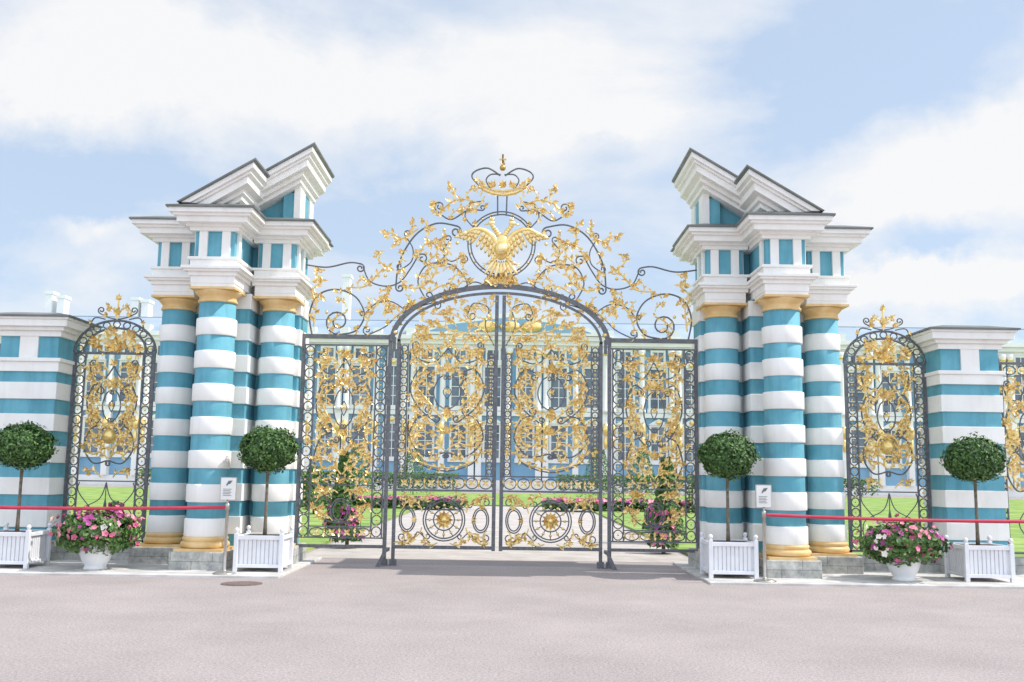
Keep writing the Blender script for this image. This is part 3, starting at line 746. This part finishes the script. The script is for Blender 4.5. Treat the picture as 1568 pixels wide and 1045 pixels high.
def bed(x0, x1, y0, y1, h, name, n, cols):
    f = MB(); P_ = np.stack([rng.uniform(x0, x1, n), rng.uniform(y0, y1, n), .05 + h * rng.random(n) ** .6], 1)
    scatter_quads(P_, [(0, -.3, 1)] * n, .22, f, M_LEAF2)
    for k in range(n // 4):
        q = P_[k].copy(); q[2] = h + rng.uniform(-.05, .08); flower_disc(f, q, (0, -.6, 1), .08, cols[k % len(cols)])
    f.build(name, None, recalc=False)
bed(-9, -1.6, 24, 26, .42, 'flower_bed', 1800, (M_PINK, M_MAG, M_PINK)); bed(1.6, 9, 24, 26, .42, 'flower_bed', 1800, (M_PINK, M_MAG, M_PINK))
p = MB(); p.box(-30, 30, 30, 58, -.05, .06, M_LAWN); p.build('parterre_lawn')
bed(-30, -4, 64, 66, 1.4, 'clipped_hedge', 5000, (M_LEAF2,)); bed(4, 30, 64, 66, 1.4, 'clipped_hedge', 5000, (M_LEAF2,))
for i, x in enumerate((-14, -9.5, -6.2, 5.5, 8.5, 13)): shrub(x, 44 + (i % 3) * 3, 2.9, 1.4, 'garden_bush')

# ------------------------------------------------------------------ palace
def palace():
    e = empty('baroque_palace'); Y = 75.0
    w = MB(); w.box(-96, 96, Y, Y + 16, 0, 13.9, M_PBLUE); w.build('walls', e)
    t = MB(); gl = MB(); fr = MB(); gd = MB(); co = MB()
    for z0, z1, p in ((0, .9, .3), (6.75, 7.15, .35), (13.0, 13.3, .2), (13.3, 13.7, .5), (13.7, 14.1, .8)): t.box(-96 - p, 96 + p, Y - p, Y + 1, z0, z1 + .001, M_PWHITE)
    nb = 62; bw = 3.05
    for i in range(-nb // 2, nb // 2):
        x = (i + .5) * bw
        y = Y
        for (z0, z1, hw) in ((2.9, 5.9, .66), (7.6, 11.2, .72), (11.9, 12.8, .5)):
            gl.box(x - hw, x + hw, y - .06, y + .1, z0, z1, M_GLASS)
            fr.box(x - hw - .2, x - hw, y - .16, y, z0 - .2, z1 + .2, M_PWHITE); fr.box(x + hw, x + hw + .2, y - .16, y, z0 - .2, z1 + .2, M_PWHITE)
            fr.box(x - hw, x + hw, y - .15, y, z1, z1 + .2, M_PWHITE); fr.box(x - hw - .3, x + hw + .3, y - .22, y, z0 - .4, z0, M_PWHITE)
            fr.box(x - .035, x + .035, y - .11, y - .055, z0, z1, M_PWHITE)
            if z1 - z0 > 2:
                for k in (1, 2, 3): zz = z0 + (z1 - z0) * k / 4; fr.box(x - hw, x + hw, y - .10, y - .056, zz - .03, zz + .03, M_PWHITE)
                fr.prism([(x - hw - .3, z1 + .2), (x + hw + .3, z1 + .2), (x + hw * .6, z1 + .55), (x, z1 + .75), (x - hw * .6, z1 + .55)], y - .3, y - .01, M_PWHITE)
                gd.ellipsoid((x, y - .33, z1 + .42), (.28, .08, .2), M_GOLD, None, 8, 5)
        xc = x + bw / 2
        for dx in ((-.33, .33) if i % 2 == 0 else (0,)):
            co.lathe(xc + dx, y - .45, [(.33, 7.15), (.33, 7.4), (.26, 7.5), (.26, 9.5), (.23, 12.2), (.33, 12.7), (.36, 13.0)], M_PWHITE, 12)
            co.box(xc + dx - .26, xc + dx + .26, y - .7, y, .9, 6.75, M_PWHITE)
            gd.ellipsoid((xc + dx, y - .5, 12.5), (.32, .3, .25), M_GOLD, None, 8, 5)
            gd.ellipsoid((xc + dx, y - .85, 5.6), (.30, .25, .6), M_GOLD, None, 8, 6)
            gd.ellipsoid((xc + dx, y - .85, 4.4), (.18, .18, .6), M_GOLD, None, 8, 6)
        t.box(xc - .4, xc + .4, y - .76, y + .2, 14.09, 14.7, M_PWHITE)
    t.build('cornices', e); gl.build('window_glass', e); fr.build('window_frames', e); co.build('columns', e); gd.build('gilded_ornament', e)
    r = MB(); r.prism([(-96.5, 14.12), (96.5, 14.12), (95, 16.0), (-95, 16.0)], Y + 3.2, Y + 15, M_PROOF)
    r.add([(-96.5, Y - .6, 14.13), (96.5, Y - .6, 14.13), (95, Y + 3.1, 15.9), (-95, Y + 3.1, 15.9)], [(0, 1, 2, 3)], M_PROOF); r.build('roof', e)
    c = MB()
    for x, h in ((-45.4, 18.7), (-44.2, 18.3), (-36.9, 18.2), (-35.9, 18.0), (-16.2, 20.8), (-60, 18.5), (60, 18.5)):
        c.box(x - .35, x + .35, Y + 5, Y + 6.2, 15, h - .3, M_PWHITE); c.box(x - .45, x + .45, Y + 4.9, Y + 6.3, h - .3, h, M_PWHITE)
    c.build('chimneys', e)
    c = MB(); c.prism([(-9, 14.14), (9, 14.14), (6.5, 15.2), (0, 16.2), (-6.5, 15.2)], Y - 1.0, Y + 4, M_PWHITE)
    c.prism([(-7.5, 14.4), (7.5, 14.4), (5.8, 15.0), (0, 15.8), (-5.8, 15.0)], Y - 1.05, Y - .98, M_PBLUE)
    for xx in (-2, 0, 2): c.ellipsoid((xx, Y - 1.2, 14.9), (1.0, .2, .5), M_GOLD, None, 10, 6)
    c.build('central_pediment', e)
palace()

# ------------------------------------------------------------------ light
SUN_EL, SUN_AZ = 50.0, -4.0
d = Vector((math.cos(R(SUN_EL)) * math.cos(R(SUN_AZ)), math.cos(R(SUN_EL)) * math.sin(R(SUN_AZ)), math.sin(R(SUN_EL))))
sl = bpy.data.lights.new('sun', 'SUN'); sl.energy = 4.1; sl.angle = R(.5); sl.color = (1, .955, .89)
so = bpy.data.objects.new('sun', sl); so.rotation_euler = d.to_track_quat('Z', 'Y').to_euler(); scene.collection.objects.link(so)

w = bpy.data.worlds.new('World'); scene.world = w; w.use_nodes = True
nt = w.node_tree; nt.nodes.clear(); L = nt.links.new; N = nt.nodes.new
out = N('ShaderNodeOutputWorld'); bg = N('ShaderNodeBackground'); bg.inputs['Strength'].default_value = .15
sky = N('ShaderNodeTexSky'); sky.sky_type = 'NISHITA'; sky.sun_disc = False; sky.sun_elevation = R(SUN_EL); sky.sun_rotation = math.atan2(d.x, d.y)
sky.air_density = 1.0; sky.dust_density = 1.0
tc = N('ShaderNodeTexCoord'); nm = N('ShaderNodeVectorMath'); nm.operation = 'NORMALIZE'; L(tc.outputs['Generated'], nm.inputs[0])
sp = N('ShaderNodeSeparateXYZ'); L(nm.outputs[0], sp.inputs[0])
def math_(op, a, b_=None, clamp=False):
    n = N('ShaderNodeMath'); n.operation = op; n.use_clamp = clamp
    for i, q in enumerate((a, b_)):
        if q is None: continue
        if isinstance(q, (int, float)): n.inputs[i].default_value = q
        else: L(q, n.inputs[i])
    return n.outputs[0]
zz = math_('ADD', math_('MAXIMUM', sp.outputs['Z'], 0.0), .22)
cb = N('ShaderNodeCombineXYZ'); L(math_('DIVIDE', sp.outputs['X'], zz), cb.inputs[0]); L(math_('DIVIDE', sp.outputs['Y'], zz), cb.inputs[1])
n1 = N('ShaderNodeTexNoise'); n1.inputs['Scale'].default_value = 1.7; n1.inputs['Detail'].default_value = 10; n1.inputs['Roughness'].default_value = .58; n1.inputs['Distortion'].default_value = .3
L(cb.outputs[0], n1.inputs['Vector'])
n2 = N('ShaderNodeTexNoise'); n2.inputs['Scale'].default_value = 7; n2.inputs['Detail'].default_value = 8; n2.inputs['Roughness'].default_value = .62; L(nm.outputs[0], n2.inputs['Vector'])
wv = N('ShaderNodeVectorMath'); wv.operation = 'MULTIPLY_ADD'; L(n2.outputs['Color'], wv.inputs[0]); wv.inputs[1].default_value = (.18, .18, .13)
sb = N('ShaderNodeVectorMath'); sb.operation = 'SUBTRACT'; L(nm.outputs[0], sb.inputs[0]); sb.inputs[1].default_value = (.09, .09, .065)
L(sb.outputs[0], wv.inputs[2])
mr = N('ShaderNodeMapRange'); mr.inputs['From Min'].default_value = .40; mr.inputs['From Max'].default_value = .62; L(n1.outputs['Fac'], mr.inputs['Value']); mr.inputs['To Min'].default_value = .04; mr.inputs['To Max'].default_value = .74
acc = mr.outputs['Result']
for az, el_, rad, amp in ((-20, 22, .20, .55), (-8, 22, .18, .5), (4, 21, .15, .5), (-27, 19, .12, .35), (-25, 15.5, .14, -.7), (-5, 14, .12, -.45), (20, 22, .15, -.6), (27, 25, .15, -.4),
                          (5.5, 19, .05, -.35), (26, 17, .12, .75), (16, 15, .12, .3), (27, 10.3, .09, 1.1), (20, 10.6, .06, .9), (-23.5, 13.2, .035, .7), (23, 12.9, .06, -.7), (8, 26, .15, .4), (-30, 12, .12, -.5), (-10, 10, .12, -.3), (9, 10, .1, -.2)):
    dv = N('ShaderNodeVectorMath'); dv.operation = 'SUBTRACT'; L(wv.outputs[0], dv.inputs[0])
    dv.inputs[1].default_value = (math.sin(R(az)) * math.cos(R(el_)), math.cos(R(az)) * math.cos(R(el_)), math.sin(R(el_)))
    ml = N('ShaderNodeVectorMath'); ml.operation = 'MULTIPLY'; L(dv.outputs[0], ml.inputs[0]); ml.inputs[1].default_value = (.8, .8, 2.2)
    ln = N('ShaderNodeVectorMath'); ln.operation = 'LENGTH'; L(ml.outputs[0], ln.inputs[0])
    m2 = N('ShaderNodeMapRange'); m2.interpolation_type = 'SMOOTHSTEP'; L(ln.outputs['Value'], m2.inputs['Value'])
    m2.inputs['From Min'].default_value = 0; m2.inputs['From Max'].default_value = rad * 1.25; m2.inputs['To Min'].default_value = amp; m2.inputs['To Max'].default_value = 0
    acc = math_('ADD', acc, m2.outputs['Result'])
acc = math_('MINIMUM', math_('MAXIMUM', acc, .05), .97)
# thin veil of high haze lifts the blue towards pale
hz = N('ShaderNodeMix'); hz.data_type = 'RGBA'; hz.inputs['Factor'].default_value = .62; L(sky.outputs[0], hz.inputs[6]); hz.inputs[7].default_value = (4.5, 5.5, 6.9, 1)
mx = N('ShaderNodeMix'); mx.data_type = 'RGBA'; L(acc, mx.inputs['Factor']); L(hz.outputs[2], mx.inputs[6]); mx.inputs[7].default_value = (6.35, 6.35, 6.4, 1)
gl_ = N('ShaderNodeMapRange'); gl_.interpolation_type = 'SMOOTHSTEP'; L(sp.outputs['Y'], gl_.inputs['Value'])  # added brightening of the unseen sky behind the camera, lifts the shaded fronts
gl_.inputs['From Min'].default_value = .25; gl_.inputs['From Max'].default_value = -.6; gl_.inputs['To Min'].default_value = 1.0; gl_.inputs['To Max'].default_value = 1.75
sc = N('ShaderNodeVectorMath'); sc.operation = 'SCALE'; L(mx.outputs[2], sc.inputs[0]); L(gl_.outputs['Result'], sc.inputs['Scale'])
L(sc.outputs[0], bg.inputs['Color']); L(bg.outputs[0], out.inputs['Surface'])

# ------------------------------------------------------------------ camera
cam = bpy.data.cameras.new('camera'); co = bpy.data.objects.new('camera', cam); scene.collection.objects.link(co)
cam.sensor_width = 36; cam.lens = 36 * F0 / 1568; cam.clip_end = 2000; cam.clip_start = .1
Rm = Matrix.Rotation(math.pi / 2 + TILT, 4, 'X') @ Matrix.Rotation(ROLL, 4, 'Z')
co.matrix_world = Matrix.Translation((CAMX, -D0, CAMZ)) @ Rm
scene.camera = co
